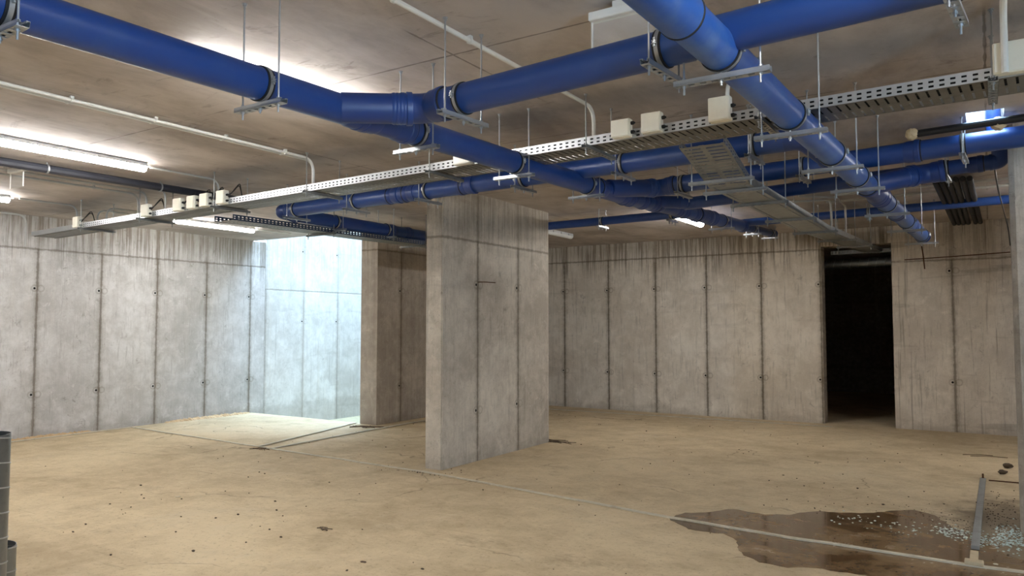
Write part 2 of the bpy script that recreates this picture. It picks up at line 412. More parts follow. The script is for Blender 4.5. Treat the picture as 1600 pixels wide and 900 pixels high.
ragged('mortar_ridge', [(XL+.002, 7.4, 0), (XL+.002, 9.1, 0)], .12, .035, M['mortar'], 'sandy mortar ridge at the left wall foot nearest the light well', 'mortar')
# rust marks on the wall right of the door
tag(obj('rusty_bar', tube(B(), [(-1.1, YB-.008, 2.648), (-.5, YB-.008, 2.665), (.29, YB-.008, 2.695)], .008, 6), M['rust']), 'long rusty bar lying level on the wall right of the doorway', 'bar')
tag(obj('rusty_bar', tube(B(), [(-.857, YB-.026, 2.87), (-.835, YB-.026, 2.68), (-.822, YB-.026, 2.49)], .010, 6), M['rust']), 'short upright rusty bar crossing the level one by the doorway', 'bar')

# ------------------------------------------------------------------ blue drain pipes
def P3(*a): return Vector(a)
def pipe(label, P0, P1, r, socks=(), rings=(), group='straight blue drain pipes', name='drain_pipe', mat='blue', seg=40):
    """barrel mesh with child sockets.  socks: (t0, t1) spans in metres along the pipe, flared"""
    P0 = Vector(P0); P1 = Vector(P1); d = (P1-P0); L = d.length
    o = obj(name, lathe(B(), P0, d, [(0, r), (L, r)], seg), M[mat], smooth=True)
    tag(o, label, 'pipe', group); origin_to(o, P0)
    for t0, t1 in socks: socket(o, P0, d, t0, t1, r)
    for t in rings: ring(o, P0 + d.normalized()*t, d, r)
    return o
def socket(parent, P, d, t0, t1, r, mat='blue_dark'):
    """flared push-fit socket from t0 (plain end) to t1 (mouth)"""
    R = r*1.085; s = 1 if t1 > t0 else -1; L = abs(t1-t0)
    prof = [(0, r*1.001), (L*.22, R), (L*.62, R), (L*.66, R*1.055), (L*.92, R*1.055), (L*.96, R*1.01), (L, R*1.01), (L, r*.98)]
    P = Vector(P); d = Vector(d).normalized()
    so = obj('socket', lathe(B(), P + d*t0, d*s, prof, 40, False), M[mat], parent, True)
    g = obj('rubber_ring', lathe(B(), P + d*t1 - d*s*.004, d*s, [(0, R*.99), (.003, R*1.0), (.010, R*.99), (.012, r*.99)], 40, False), M['rubber'], parent, True)
    return so
def ring(parent, P, d, r):
    obj('rubber_ring', lathe(B(), Vector(P)-Vector(d).normalized()*.006, d, [(0, r), (.002, r*1.035), (.010, r*1.035), (.012, r)], 40, False), M['rubber'], parent, True)
def wye(label, axis0, axis1, br0, br1, r, rb=None, sockmain=.12):
    """straight run plus a slanting branch with its collar"""
    rb = rb or r; axis0, axis1, br0, br1 = map(Vector, (axis0, axis1, br0, br1))
    d = axis1-axis0; L = d.length; bm = B()
    lathe(bm, axis0, d, [(0, r*1.01), (L, r*1.01)], 40)
    db = br1-br0; Lb = db.length
    lathe(bm, br0, db, [(0, rb*1.01), (Lb, rb*1.01)], 40)
    o = obj('wye_fitting', bm, M['blue_dark'], smooth=True); tag(o, label, 'pipe fitting', 'blue wye fittings'); origin_to(o, axis0)
    socket(o, axis0, d, sockmain, 0, r*1.01); socket(o, axis0, d, L-sockmain*1.1, L, r*1.01)
    # ribbed collar at the branch mouth
    R = rb*1.01
    prof = [(-.115, R)]
    for k in range(4): prof += [(-.105+k*.018, R*1.06), (-.095+k*.018, R*1.06), (-.091+k*.018, R*1.03)]
    prof += [(-.035, R*1.04), (-.033, R*1.13), (-.004, R*1.13), (0, R*1.08), (0, R*.95)]
    obj('ribbed_collar', lathe(B(), br1, db, prof, 40, False), M['blue'], o, True)
    return o
def elbow(label, pts, r, R, name='pipe_elbow', ribs=True):
    f = fillet(pts, R, 12); bm = B(); tube(bm, f, r*1.01, 40)
    o = obj(name, bm, M['blue_dark'], smooth=True); tag(o, label, 'pipe fitting', 'blue pipe elbows'); origin_to(o, pts[0])
    pts = [Vector(p) for p in pts]
    d = pts[-1]-pts[-2]; L = d.length; socket(o, pts[-2], d, L-.11, L, r*1.01)
    if ribs:
        d0 = pts[1]-pts[0]
        obj('ribbed_collar', lathe(B(), pts[0], d0, [(.0, r*1.0), (.0, r*1.07), (.02, r*1.07), (.024, r*1.03), (.034, r*1.06), (.044, r*1.06), (.048, r*1.03), (.06, r*1.0)], 40, False), M['blue'], o, True)
    return o

RP = .081
def AX(Y): 
    z = 2.765+.02*(Y-2) if Y < 6.5 else 2.855+.043*(Y-6.5)
    return Vector((-2.94, Y, z))
def BX(X): return Vector((X, 3.15+(-2.35-X)*.09, 2.808))
def CX(Y): 
    t = (Y-2.2)/8.8
    return Vector((-.935+.245*t, Y, 2.742+.02*t))
def DX(X): return Vector((X, 5.46-.05*X, 2.935))
def FX(X): return Vector((X, 6.72-.06*X, 2.965+.02*(X+2.6)))
def JX(X): return Vector((X, 7.60-.05*X, 2.925+.034*(X+2.6)))

# A: the main along the left of the camera
pipe('large blue drain pipe running from the top left corner to the first branch', AX(-1.6), AX(3.03), RP, [(4.50, 4.63)], group=None)
wye('blue wye where the upper left main meets the branch from upper right', AX(3.02), AX(3.42), AX(2.82)+P3(.02, .03, 0), P3(-2.655, 3.125, 2.80), RP)
pipe('blue main drain pipe between the two wye fittings, dropping behind the cable tray', AX(3.40), AX(6.02), RP, group=None)
# B: upper right branch
elbow('blue elbow joining the branch pipe to the upper left main', [P3(-2.70, 3.08, 2.80), P3(-2.60, 3.172, 2.803), BX(-2.44)], RP, .1)
pipe('long blue branch pipe rising to the upper right picture edge', BX(-2.46), BX(2.6), RP, group=None)
# wye two and F
wye('blue wye at the far end of the main above the central bay', AX(6.0), AX(6.62), AX(6.18)+P3(.02, .03, .02), P3(-2.72, 6.80, 2.945), RP)
elbow('blue elbow behind the far wye, bending to the right', [P3(-2.76, 6.76, 2.94), P3(-2.68, 6.88, 2.955), FX(-2.52)], RP, .1)
pipe('long blue drain pipe behind the sloping tray reaching the right picture edge', FX(-2.54), FX(2.2), RP, [(2.0, 2.12)], group=None)
# A3
pipe('short blue pipe with ringed couplings beyond the far wye', AX(6.6), AX(7.45), RP, [(.02, .16), (.35, .48), (.62, .76)], group=None)
wye('blue wye above the lamp feeding the low cross pipe', AX(7.42), AX(8.1), AX(7.36)+P3(.02, .03, .02), P3(-2.70, 7.70, 2.93), RP*.95, .064)
pipe('dark blue cross pipe running low from the main to the right pillar', JX(-2.74), JX(.06), .066, [(2.62, 2.74)], group=None)
o = elbow('blue elbow turning up at the right end of the low cross pipe', [JX(.04), JX(.12), JX(.12)+P3(0, 0, .2)], .066, .1)
pipe('blue pipe with three couplings above the bright ceiling lamp', AX(8.08), AX(9.5), RP, [(.08, .22), (.45, .6), (.95, 1.1)], group=None)
wye('blue wye close to the back wall with a thin pipe to the left', AX(8.72), AX(9.36), AX(9.42)+P3(0, 0, .03), P3(-3.14, 9.22, 3.02), RP*1.02, .055)
pipe('thick blue pipe beyond the couplings beside the bright lamp', AX(9.48), AX(10.75), RP, [(1.12, 1.26)], group=None)
pipe('thin blue tip pipe ending at the back wall left of the door', AX(10.7), AX(12.6), .058, [(.18, .30), (.32, .44), (1.78, 1.88)], group=None)
pipe('thin dark blue pipe between central pillar and the bright lamp', P3(-6.6, 9.34, 3.045), P3(-3.10, 9.18, 3.045), .056, group=None)
pipe('thin dark blue pipe crossing below the ceiling along the back wall', P3(-2.95, 10.8, 3.09), P3(1.2, 10.6, 3.125), .054, group=None)
# C: the big near pipe
pipe('largest looking blue pipe, its socket end, at the top centre', CX(1.0), CX(2.62), RP*1.09, [], [1.60], group=None, mat='blue_lit_dusty')
pipe('blue pipe descending from top centre towards the doorway', CX(2.58), CX(6.72), RP, group=None, mat='blue_lit_dusty')
wye('blue wye on the pipe heading to the doorway', CX(6.65), CX(7.25), CX(6.8)+P3(.02, .03, .03), P3(-.50, 7.12, 2.88), RP)
elbow('blue elbow behind the doorway pipe, turning to the right', [P3(-.54, 7.08, 2.875), P3(-.44, 7.19, 2.895), P3(-.28, 7.19, 2.91)], RP, .1)
pipe('blue pipe end piece above the right wall with ringed joints', CX(7.22), CX(10.95), RP, [(.05, .18), (1.1, 1.24), (2.3, 2.44), (3.58, 3.71)], group=None, mat='blue_lit_dusty')
# D: long cross pipe behind the tray
pipe('blue cross pipe behind the cable tray from the left elbow to the coupling', DX(-6.78), DX(-5.22), RP, group=None)
for x, l in ((-5.08, 'blue pipe coupling above the central pillar, left one of two'), (-4.86, 'blue pipe coupling above the central pillar, second from left'), (-4.12, 'blue pipe coupling right above the central pillar corner')):
    p = DX(x); d = DX(1)-DX(0)
    o = obj('pipe_coupling', lathe(B(), p-d*.09, d, [(0, RP*1.0), (0, RP*1.1), (.03, RP*1.11), (.034, RP*1.05), (.085, RP*1.05), (.09, RP*1.02), (.095, RP*1.05), (.145, RP*1.05), (.15, RP*1.11), (.18, RP*1.1), (.18, RP)], 40, False), M['blue_dark'], smooth=True)
    tag(o, l, 'pipe fitting', 'blue couplings on the cross pipe'); origin_to(o, p)
    ring(o, p-d*.055, d, RP*1.05)
pipe('blue cross pipe over the central pillar top', DX(-5.22), DX(-4.0), RP, group=None)
pipe('blue cross pipe behind the tray ending at the pipe to the doorway', DX(-4.02), DX(-1.20), RP, group=None)
elbow('blue elbow where the cross pipe drops into the doorway pipe', [DX(-1.22), DX(-1.08), CX(5.62)+P3(-.03, 0, .0)], RP*.97, .08, ribs=False)
elbow('blue elbow at the left end of the cross pipe, turning back', [DX(-6.72), DX(-6.93), DX(-6.93)+P3(0, .26, -.01)], RP, .12)
pipe('dark blue pipe running back from the left elbow behind the pillar', DX(-6.93)+P3(0, .22, -.01), P3(-6.93, 11.5, 2.90), RP, [(1.6, 1.74), (1.95, 2.08)], group=None)
# blue pipe inside the ceiling opening
o = obj('riser_pipe', lathe(B(), (.07, 6.82, 3.02), (0, 0, 1), [(0, .05), (.75, .05)], 32), M['blue'], smooth=True); tag(o, 'blue riser pipe passing up through the small ceiling opening', 'pipe'); origin_to(o, (.07, 6.82, 3.02))

# ------------------------------------------------------------------ hangers
def strut(bm, P, d, L, w=.041, h=.021, slots=True):
    """slotted U channel starting at P along d, open side up"""
    P = Vector(P); d = Vector(d).normalized(); a = d.cross(Vector((0, 0, 1))).normalized(); up = Vector((0, 0, 1))
    def q(pts): bm.faces.new([bm.verts.new(P + d*t + a*u + up*v) for t, u, v in pts])
    us = (-w/2, -w*.17, w*.17, w/2)
    pitch = .05; n = max(1, int(L/pitch)); ts = [0]
    cells = []
    for i in range(n):
        t = (L-n*pitch)/2 + i*pitch
        cells += [(t+.011, t+.039)]
    t = 0
    for a0, a1 in cells:
        q([(t, us[0], 0), (a0, us[0], 0), (a0, us[3], 0), (t, us[3], 0)])
        q([(a0, us[0], 0), (a1, us[0], 0), (a1, us[1], 0), (a0, us[1], 0)])
        q([(a0, us[2], 0), (a1, us[2], 0), (a1, us[3], 0), (a0, us[3], 0)])
        t = a1
    q([(t, us[0], 0), (L, us[0], 0), (L, us[3], 0), (t, us[3], 0)])
    for sgn in (-1, 1):
        u = sgn*w/2
        q([(0, u, 0), (L, u, 0), (L, u, h), (0, u, h)])
        q([(0, u, h), (L, u, h), (L, u-sgn*.009, h), (0, u-sgn*.009, h)])
        q([(0, u-sgn*.009, h), (L, u-sgn*.009, h), (L, u-sgn*.009, h-.006), (0, u-sgn*.009, h-.006)])
    bmesh.ops.remove_doubles(bm, verts=bm.verts, dist=1e-5)
    r = bmesh.ops.solidify(bm, geom=bm.faces[:], thickness=.0022)
    return bm
def rod(P, mat, parent, top=H, r=.0046, low=.022):
    """threaded rod from a strut at P up to the slab with its nuts, washers and anchor in one profile"""
    x, y, z = P
    prof = [(-low-.018, r), (-.011, r), (-.011, .0088), (-.0025, .0088), (-.0025, .012), (-.0003, .012), (-.0003, r), (.0222, r), (.0222, .012), (.0245, .012), (.0245, .0088), (.033, .0088), (.033, r)]
    L = top-z
    prof += [(L-.016, r), (L-.016, .009), (L-.005, .009), (L-.005, .014), (L-.0004, .014)]
    obj('threaded_rod', lathe(B(), (x, y, z), (0, 0, 1), prof, 8), M[mat], parent)
def hanger(label, P, d, r, L=.32, name='strut_hanger', drop=.016, rods=(.04, .04), clamp=True, pdir=None, mat='galv', bolt=True, group='strut hangers carrying the blue pipes'):
    """P = pipe centre; strut lies along d under it; two threaded rods go up to the slab"""
    P = Vector(P); d = Vector(d).normalized(); zc = P.z - r - drop - .021
    c = Vector((P.x, P.y, zc))
    t = thing(name, c, label, 'pipe hanger', group)
    obj('strut_channel', strut(B(), c-d*L/2, d, L), M[mat], t)
    for s, inset in ((-1, rods[0]), (1, rods[1])): rod(c + d*s*(L/2-inset), mat, t)
    if clamp:
        pd = Vector(pdir).normalized() if pdir is not None else Vector((-d.y, d.x, 0))
        cl = obj('pipe_clamp', lathe(B(), P-pd*.009, pd, [(0, r+.004), (0, r+.0075), (.018, r+.0075), (.018, r+.004)], 40, False), M['galv'], t, True)
        obj('rubber_lining', lathe(B(), P-pd*.019, pd, [(0, r), (0, r+.0055), (.038, r+.0055), (.038, r)], 40, False), M['rubber'], cl, True)
        for s in (-1, 1):
            q = P + d*s*(r+.016); lb = B()
            a = d*.012; u = Vector((0, 0, 1))
            lathe(lb, q-u*.018, u, [(0, .0065), (.006, .0065), (.006, .004), (.010, .004), (.010, .012), (.013, .012), (.013, .009), (.023, .009), (.023, .012), (.026, .012), (.026, .004), (.032, .004), (.032, .0065), (.038, .0065)], 6)
            obj('clamp_lug', lb, M['galv'], cl)
        lb = lathe(B(), P-P3(0, 0, r+.005), (0, 0, -1), [(0, .006), (drop+.022, .006), (drop+.022, .009), (drop+.032, .009), (drop+.032, .005), (drop+.042, .005)], 8)
        obj('clamp_bolt', lb, M['galv'], cl)
    return t
dX = P3(1, 0, 0)
for Y, l in ((1.21, 'strut hanger at the top left corner under the large blue pipe'),
             (2.335, 'strut hanger under the upper left main, first one clear of the corner'),
             (3.50, 'strut hanger with clamp just below the first wye fitting'),
             (4.62, 'strut hanger under the main beside the white tray plate'),
             (5.80, 'strut hanger under the main just left of the far wye'),
             (9.72, 'bright strut hanger under the thick pipe by the lamp')):
    hanger(l, AX(Y)+(P3(-.0, 0, 0)), dX, RP, .34, pdir=AX(Y+.1)-AX(Y))
for Y, l in ((11.25, 'strut hanger at the start of the thin tip pipe'), (12.3, 'strut hanger under the end of the thin tip pipe at back wall')):
    hanger(l, AX(Y), dX, .058, .26, pdir=dX.cross(P3(0, 0, 1)))
for X, l in ((-2.32, 'strut hanger under the branch pipe right of the first elbow'), (-1.16, 'strut hanger under the branch pipe where the big pipe crosses'), (-.07, 'strut hanger end hanging at the top right under the branch pipe')):
    hanger(l, BX(X), P3(.09, 1, 0), RP, .37, pdir=BX(1)-BX(0))
for Y, l in ((3.04, 'large near strut hanger below the top centre pipe'), (4.17, 'strut hanger under the descending pipe in front of the cable tray'), (5.27, 'third strut hanger along the descending pipe, lower right'),
             (6.20, 'fourth strut hanger along the descending pipe before its wye'), (7.75, 'strut hanger behind the wye of the descending pipe'), (9.2, 'dark strut hanger near the end of the descending pipe'), (10.75, 'last strut hanger under the pipe end over the right wall')):
    hanger(l, CX(Y), dX, RP, .40 if Y < 4 else .38, pdir=CX(Y+1)-CX(Y))
for X, l in ((-6.62, 'strut hanger at the left end elbow of the cross pipe'), (-5.64, 'strut hanger under the cross pipe left of the couplings'), (-4.62, 'strut hanger under the cross pipe at the pillar top'),
             (-3.48, 'strut hanger under the cross pipe behind the main'), (-2.49, 'strut hanger under the cross pipe right of the main'), (-1.42, 'strut hanger under the cross pipe beside the sloping tray')):
    hanger(l, DX(X), P3(.05, 1, 0), RP, .36, pdir=DX(1)-DX(0))
for X, l in ((-2.44, 'strut hanger just right of the far wye'), (-1.33, 'dark strut hanger behind the lower sloping tray'), (-.13, 'strut hanger under the long blue pipe near the right pillar')):
    hanger(l, FX(X), P3(.05, 1, 0), RP, .36, pdir=FX(1)-FX(0))
hanger('long strut hanger carrying two dark pipes beside the tray', JX(-2.02), P3(.05, 1, 0), .066, .40, pdir=JX(1)-JX(0))
hanger('strut hanger under the low cross pipe, dim, near right pillar', JX(-.28), P3(.05, 1, 0), .066, .34, pdir=JX(1)-JX(0))
hanger('bright little strut hanger under the thin pipe right of pillar', P3(-4.44, 9.241, 3.045), P3(.05, 1, 0), .056, .28, pdir=P3(1, -.046, 0))
hanger('strut hanger under the thin pipe beside the lit lamp', P3(-3.42, 9.195, 3.045), P3(.05, 1, 0), .056, .28, pdir=P3(1, -.046, 0))
hanger('dim strut hanger under the thin pipe along the back wall', P3(-1.30, 10.72, 3.104), P3(.05, 1, 0), .054, .27, pdir=P3(1, -.048, .008))
for Y, l in ((6.68, 'strut hanger under the pipe running back, left of pillar'), (7.62, 'white strut hanger on the pipe running back, next to pillar')):
    hanger(l, P3(-6.93, Y, 2.922), dX, RP, .36, pdir=P3(0, 1, -.004))

# ------------------------------------------------------------------ cable trays
def tray_seg(bmF, bmB, P0, P1, side, w, h, slots=True, pitch=.05, holes=True, back=True):
    """one straight length. P0->P1 lies on the front bottom edge; side = horizontal unit vector across to the back edge"""
    P0 = Vector(P0); P1 = Vector(P1); d = (P1-P0); L = d.length; d.normalize(); side = Vector(side).normalized()
    up = side.cross(d); up = up if up.z > 0 else -up; up.normalize()
    n = max(1, round(L/pitch)); p = L/n
    def q(bm, O, A, Bv, t0, t1, v0, v1):
        bm.faces.new([bm.verts.new(O + A*t + Bv*v) for t, v in ((t0, v0), (t1, v0), (t1, v1), (t0, v1))])
    # flanges with two rows of oblong holes
    for O, bm in ((P0, bmF),) + (((P0+side*w), bmF),) * (1 if back else 0):
        rows = [0, .011, .022, .036, .047, h]
        if not holes: q(bm, O, d, up, 0, L, 0, h)
        else:
            for k in range(0, 5, 2): q(bm, O, d, up, 0, L, rows[k], rows[k+1])
            for k in (1, 3):
                for i in range(n): q(bm, O, d, up, i*p-(p*.26 if i else 0), i*p+p*.26, rows[k], rows[k+1])
                q(bm, O, d, up, L-p*.26, L, rows[k], rows[k+1])
        inw = side if O is P0 else -side
        q(bm, O+up*h, d, inw, 0, L, 0, .010)
    # floor of the tray
    if not slots:
        q(bmB, P0, d, side, 0, L, 0, w)
        for f in (.12, .88): tube(bmB, [P0+side*w*f-up*.002, P0+side*w*f+d*L-up*.002], .005, 6)
    else:
        m = max(1, round(w/.16)); cw = w/m
        for j in range(m):
            v0 = j*cw
            q(bmB, P0, d, side, 0, L, v0, v0+cw*.12); q(bmB, P0, d, side, 0, L, v0+cw*.88, v0+cw)
            for i in range(n): q(bmB, P0, d, side, i*p+p*.12, i*p+p*.88, v0+cw*.12, v0+cw*.88)
        for i in range(n+1):
            pass
def tray(label, segs, w, h, mat='tray', matF=None, group=None):
    """segs: list of (P0, P1, side, slots, holes)"""
    t = thing('cable_tray', segs[0][0], label, 'cable tray', group)
    bmF = B(); bmB = B()
    for P0, P1, side, sl, ho in segs: tray_seg(bmF, bmB, P0, P1, side, w, h, sl, holes=ho)
    a = obj('side_rail', bmF, M[matF or mat], t); b = obj('tray_base', bmB, M['tray_floor_shaded' if mat == 'tray' else mat], t)
    for o in (a, b):
        md = o.modifiers.new('sheet', 'SOLIDIFY'); md.thickness = .0016; md.offset = 0
    return t
ZT = 2.85
def TX(X, z=ZT, back=0.): return Vector((X, 4.45-.055*X+back, z))
sT = P3(.055, 1, 0)
tray('long perforated cable tray crossing the whole room under the ceiling', [(TX(-11.15), TX(-9.7), sT, False, False), (TX(-9.7), TX(2.4), sT, True, True)], .34, .062)
for k, yy in enumerate((.030, .056, .082, .115, .16, .20, .034, .06)):
    pts = [TX(-9.9+.35*i, ZT+(.014 if k < 6 else .044)+random.uniform(0, .010), yy+random.uniform(-.008, .008)) for i in range(36)]
    o = obj('tray_cable', tube(B(), pts, .0115, 8), M['cable'], smooth=True); tag(o, 'black cable lying inside the long cable tray among others', 'cable', 'cables in the long tray'); origin_to(o, pts[0])
# branch tray to the doorway
s2 = P3(-1, 0, 0)
tray('sloping cable tray branch descending from the long tray to the doorway',
     [(P3(-1.47, 4.93, 2.835), P3(-1.47, 5.08, 2.80), s2, True, True), (P3(-1.47, 5.08, 2.80), P3(-1.48, 5.62, 2.665), s2, True, True), (P3(-1.48, 5.62, 2.665), P3(-1.49, 8.9, 2.68), s2, False, False),
      (P3(-1.49, 8.9, 2.68), P3(-1.49, 13.9, 2.86), s2, False, False)], .31, .060, 'galv_dull')
tray('dark sided cable tray running back from the long tray past the pillar', [(P3(-7.0, 5.22, 2.775), P3(-6.72, 10.6, 2.775), P3(-1, -.05, 0), True, True)], .30, .062, 'tray', 'tray_dark')
tray('piece of cable tray seen inside the dark doorway top', [(P3(-2.3, 13.95, 2.85), P3(-1.1, 13.95, 2.86), P3(0, 1, 0), True, True)], .25, .06, 'tray')
def tray_hanger(label, X, drop=.03):
    a = TX(X, ZT-.026, -.07); b = TX(X, ZT-.026, .40)
    c = (a+b)/2; d = (b-a).normalized(); L = (b-a).length
    t = thing('tray_hanger', c, label, 'tray hanger', 'hangers under the long cable tray')
    obj('strut_channel', strut(B(), a, d, L), M['galv_dull'], t)
    for q in (a+d*.03, b-d*.03): rod(q, 'galv_dull', t)
for X, l in ((-9.62, 'tray hanger nearest the left wall'), (-8.2, 'tray hanger left of the first cream junction box'), (-6.72, 'tray hanger next to the group of cream junction boxes'), (-5.25, 'tray hanger below the white conduit drop'),
             (-3.74, 'tray hanger just left of the blue main'), (-2.30, 'tray hanger right of the blue main'), (-1.12, 'tray hanger where the big blue pipe crosses'), (.05, 'tray hanger close to the right picture edge')):
    tray_hanger(l, X)
def t2_hanger(label, Y, z, x0, x1, mat='galv'):
    a = P3(x0, Y, z); b = P3(x1, Y, z); d = (b-a).normalized()
    t = thing('tray_hanger', (a+b)/2, label, 'tray hanger', 'hangers under the doorway tray')
    obj('strut_channel', strut(B(), a, d, (b-a).length), M[mat], t)
    for q in (a+d*.02, b-d*.02): rod(q, mat, t)
for Y, z, l in ((5.42, 2.66, 'bright hanger at the foot of the sloping tray'), (5.76, 2.638, 'second hanger under the doorway tray'), (6.5, 2.641, 'third hanger under the doorway tray'), (7.7, 2.647, 'fourth hanger under the doorway tray'),
                (8.95, 2.655, 'fifth hanger under the doorway tray, near lit ceiling'), (10.4, 2.705, 'sixth hanger under the doorway tray'), (11.9, 2.76, 'last hanger under the doorway tray in front of lintel')):
    t2_hanger(l, Y, z, -1.88, -1.40, 'galv' if Y < 6 else 'galv_dull')
for Y, l in ((6.6, 'hanger under the dark sided tray left of light well wall'), (8.3, 'hanger under the dark sided tray near the pillar')):
    x = -7.0+(Y-5.22)*.052; t2_hanger(l, Y, 2.75, x-.42, x+.08, 'galv_dull')

# junction boxes on the tray flange
def jbox(label, X, w=.13, h=.14, cables=True, z0=None):
    z0 = ZT+.0 if z0 is None else z0; p = TX(X, z0, -.002)
    bm = B(); box(bm, p.x-w/2, p.y-.062, z0, p.x+w/2, p.y, z0+h, .008)
    o = obj('junction_box', bm, M['box']); tag(o, label, 'junction box', 'cream junction boxes on the cable tray'); origin_to(o, p)
    bm = B(); box(bm, p.x-w/2+.006, p.y-.068, z0+.006, p.x+w/2-.006, p.y-.062, z0+h-.006, .002); obj('lid', bm, M['box'], o)
    for s in (.03, .09):
        bm = B(); lathe(bm, (p.x+w/2, p.y-.03, z0+s), (1, 0, 0), [(0, .012), (.018, .012), (.018, .008), (.028, .006)], 10)
        obj('cable_gland', bm, M['rubber'], o)
    if cables:
        for k in range(2):
            bm = B()
            e = .02*k
            tube(bm, fillet([(p.x+w/2+.026, p.y-.03, z0+.09-e), (p.x+w/2+.10+e, p.y-.03, z0+.11+e), (p.x+w/2+.11+e, p.y+.03, z0+h+.05+e), (p.x+w/2+.05, p.y+.10, z0+h+.03), (p.x+w/2+.04, p.y+.14, z0+.03)], .08, 6), .0055, 8)
            obj('cable', bm, M['cable'], o, True)
for X, l in ((-9.72, 'junction box at the left end of the long tray'), (-8.06, 'junction box alone between two conduit drops'), (-7.39, 'first of the three close junction boxes'), (-7.12, 'middle one of the three close junction boxes'),
             (-6.88, 'third of the close junction boxes, under the thin conduit'), (-6.58, 'junction box right of the close group')):
    jbox('cream '+l, X)
for X, l, hh in ((-2.03, 'small cream junction box on the tray, left one of the middle pair', .12), (-1.81, 'small cream junction box on the tray, right one of the middle pair', .13), (-1.357, 'cream junction box next to the short conduit at the big pipe', .15), (.15, 'large cream junction box at the right picture edge', .16)):
    jbox(l, X, .135 if X < 0 else .2, hh, False, ZT+.005)
for X, l in ((-3.40, 'white square plate on the tray just behind the blue main'),):
    p = TX(X, ZT+.0, -.004); bm = B(); box(bm, p.x-.08, p.y-.05, ZT, p.x+.08, p.y, ZT+.085, .006); o = obj('junction_box', bm, M['pvc_white']); tag(o, l, 'junction box', 'cream junction boxes on the cable tray'); origin_to(o, p)
    bm = B(); box(bm, p.x-.074, p.y-.055, ZT+.006, p.x+.074, p.y-.05, ZT+.079, .002); obj('lid', bm, M['pvc_white'], o)

# ------------------------------------------------------------------ conduits
def conduit(label, pts, r=.0125, mat='pvc_white', clips=.0, R=.12, name='conduit', group='surface conduits on the ceiling'):
    o = obj(name, tube(B(), fillet(pts, R, 8), r, 10), M[mat], smooth=True); tag(o, label, 'conduit', group); origin_to(o, pts[0])
    if clips:
        a, b = Vector(pts[0]), Vector(pts[1]); d = (b-a); L = d.length; d.normalize(); n = int(L/clips)
        for i in range(n):
            q = a+d*(clips*(i+.5)); cb = B()
            lathe(cb, q-d*.009, d, [(0, r), (0, r+.005), (.018, r+.005), (.018, r)], 10, False)
            box(cb, q.x-.012, q.y-.012, q.z+r, q.x+.012, q.y+.012, H-.0005)
            obj('clip', cb, M[mat], o)
    return o
zc = H-.028
def drop(X, back=.03): return TX(X, ZT+.05, back)
conduit('white conduit beside its twin running to the tray left of the pillar, outer', [(-5.42, -2, zc), (-5.38, 4.90, zc), (-5.38, 4.90, ZT+.03)], .0125, clips=.62)
conduit('white conduit of the twin run to the tray, inner one', [(-5.36, -2, zc), (-5.32, 4.84, zc), (-5.32, 4.84, ZT+.03)], .0125, clips=.62)
conduit('white conduit from the top centre bending down to the tray', [(-2.40, -2, zc), (-2.36, 4.78, zc), (-2.36, 4.78, ZT+.03)], .014, clips=.62)
conduit('thick white conduit dropping near the right picture edge', [(.10, 1, zc), (.10, 4.36, zc), (.10, 4.36, ZT+.0)], .016, clips=0)
conduit('short white conduit drop above the tray by the big pipe', [(-1.36, 6.0, zc), (-1.36, 4.66, zc), (-1.36, 4.66, ZT+.02)], .013)
conduit('thin grey conduit from the long lit lamp to the tray', [(-6.95, 4.22, zc), (-6.95, 5.0, zc), (-6.95, 5.0, ZT+.03)], .011, 'pvc_grey')
conduit('grey conduit pair behind the black pipe, outer one', [(-8.58, 2.0, zc), (-8.50, 5.02, zc), (-8.50, 5.02, ZT+.03)], .012, 'pvc_grey', clips=1.0)
conduit('grey conduit pair behind the black pipe, inner one', [(-8.30, 2.0, zc), (-8.26, 4.98, zc), (-8.26, 4.98, ZT+.03)], .012, 'pvc_grey', clips=1.0)
conduit('thin grey conduit drop beside the cream boxes, from the black pipe', [(-7.95, 4.4, zc), (-7.92, 5.0, zc), (-7.92, 5.0, ZT+.03)], .011, 'pvc_grey')
conduit('grey conduit from the lamp at the left edge down to the tray', [(-10.02, 4.4, zc), (-10.0, 5.08, zc), (-10.0, 5.08, ZT+.03)], .012, 'pvc_grey')
conduit('grey conduit along the left wall top dropping to the tray end', [(-11.48, 3.0, zc), (-11.45, 5.12, zc), (-11.45, 5.12, ZT-.12)], .014, 'pvc_grey')
conduit('grey hooked conduit behind the tray, left of two', [(-10.1, 6.3, zc), (-10.1, 5.40, zc), (-10.1, 5.40, ZT+.03)], .012, 'pvc_grey')
conduit('grey hooked conduit behind the tray, right of two', [(-9.8, 6.6, zc), (-9.8, 5.36, zc), (-9.8, 5.36, ZT+.03)], .012, 'pvc_grey')
conduit('grey conduit drop to the doorway tray with long slanting run', [(-2.6, 9.62, zc), (-1.62, 9.9, zc), (-1.62, 9.9, 2.75)], .014, 'pvc_grey', R=.06)
conduit('grey conduit drop to the doorway tray with short slanting run', [(-1.9, 9.4, zc), (-1.53, 9.75, zc), (-1.53, 10.4, zc-.02), (-1.53, 10.4, 2.76)], .013, 'pvc_grey', R=.06)
conduit('grey conduit running across the ceiling to the hose bundle, nearer one', [(-1.5, 9.55, zc), (.9, 9.42, zc)], .016, 'pvc_grey')
conduit('grey conduit running across the ceiling to the hose bundle, farther one', [(-1.7, 10.05, zc), (.9, 9.86, zc)], .016, 'pvc_grey')
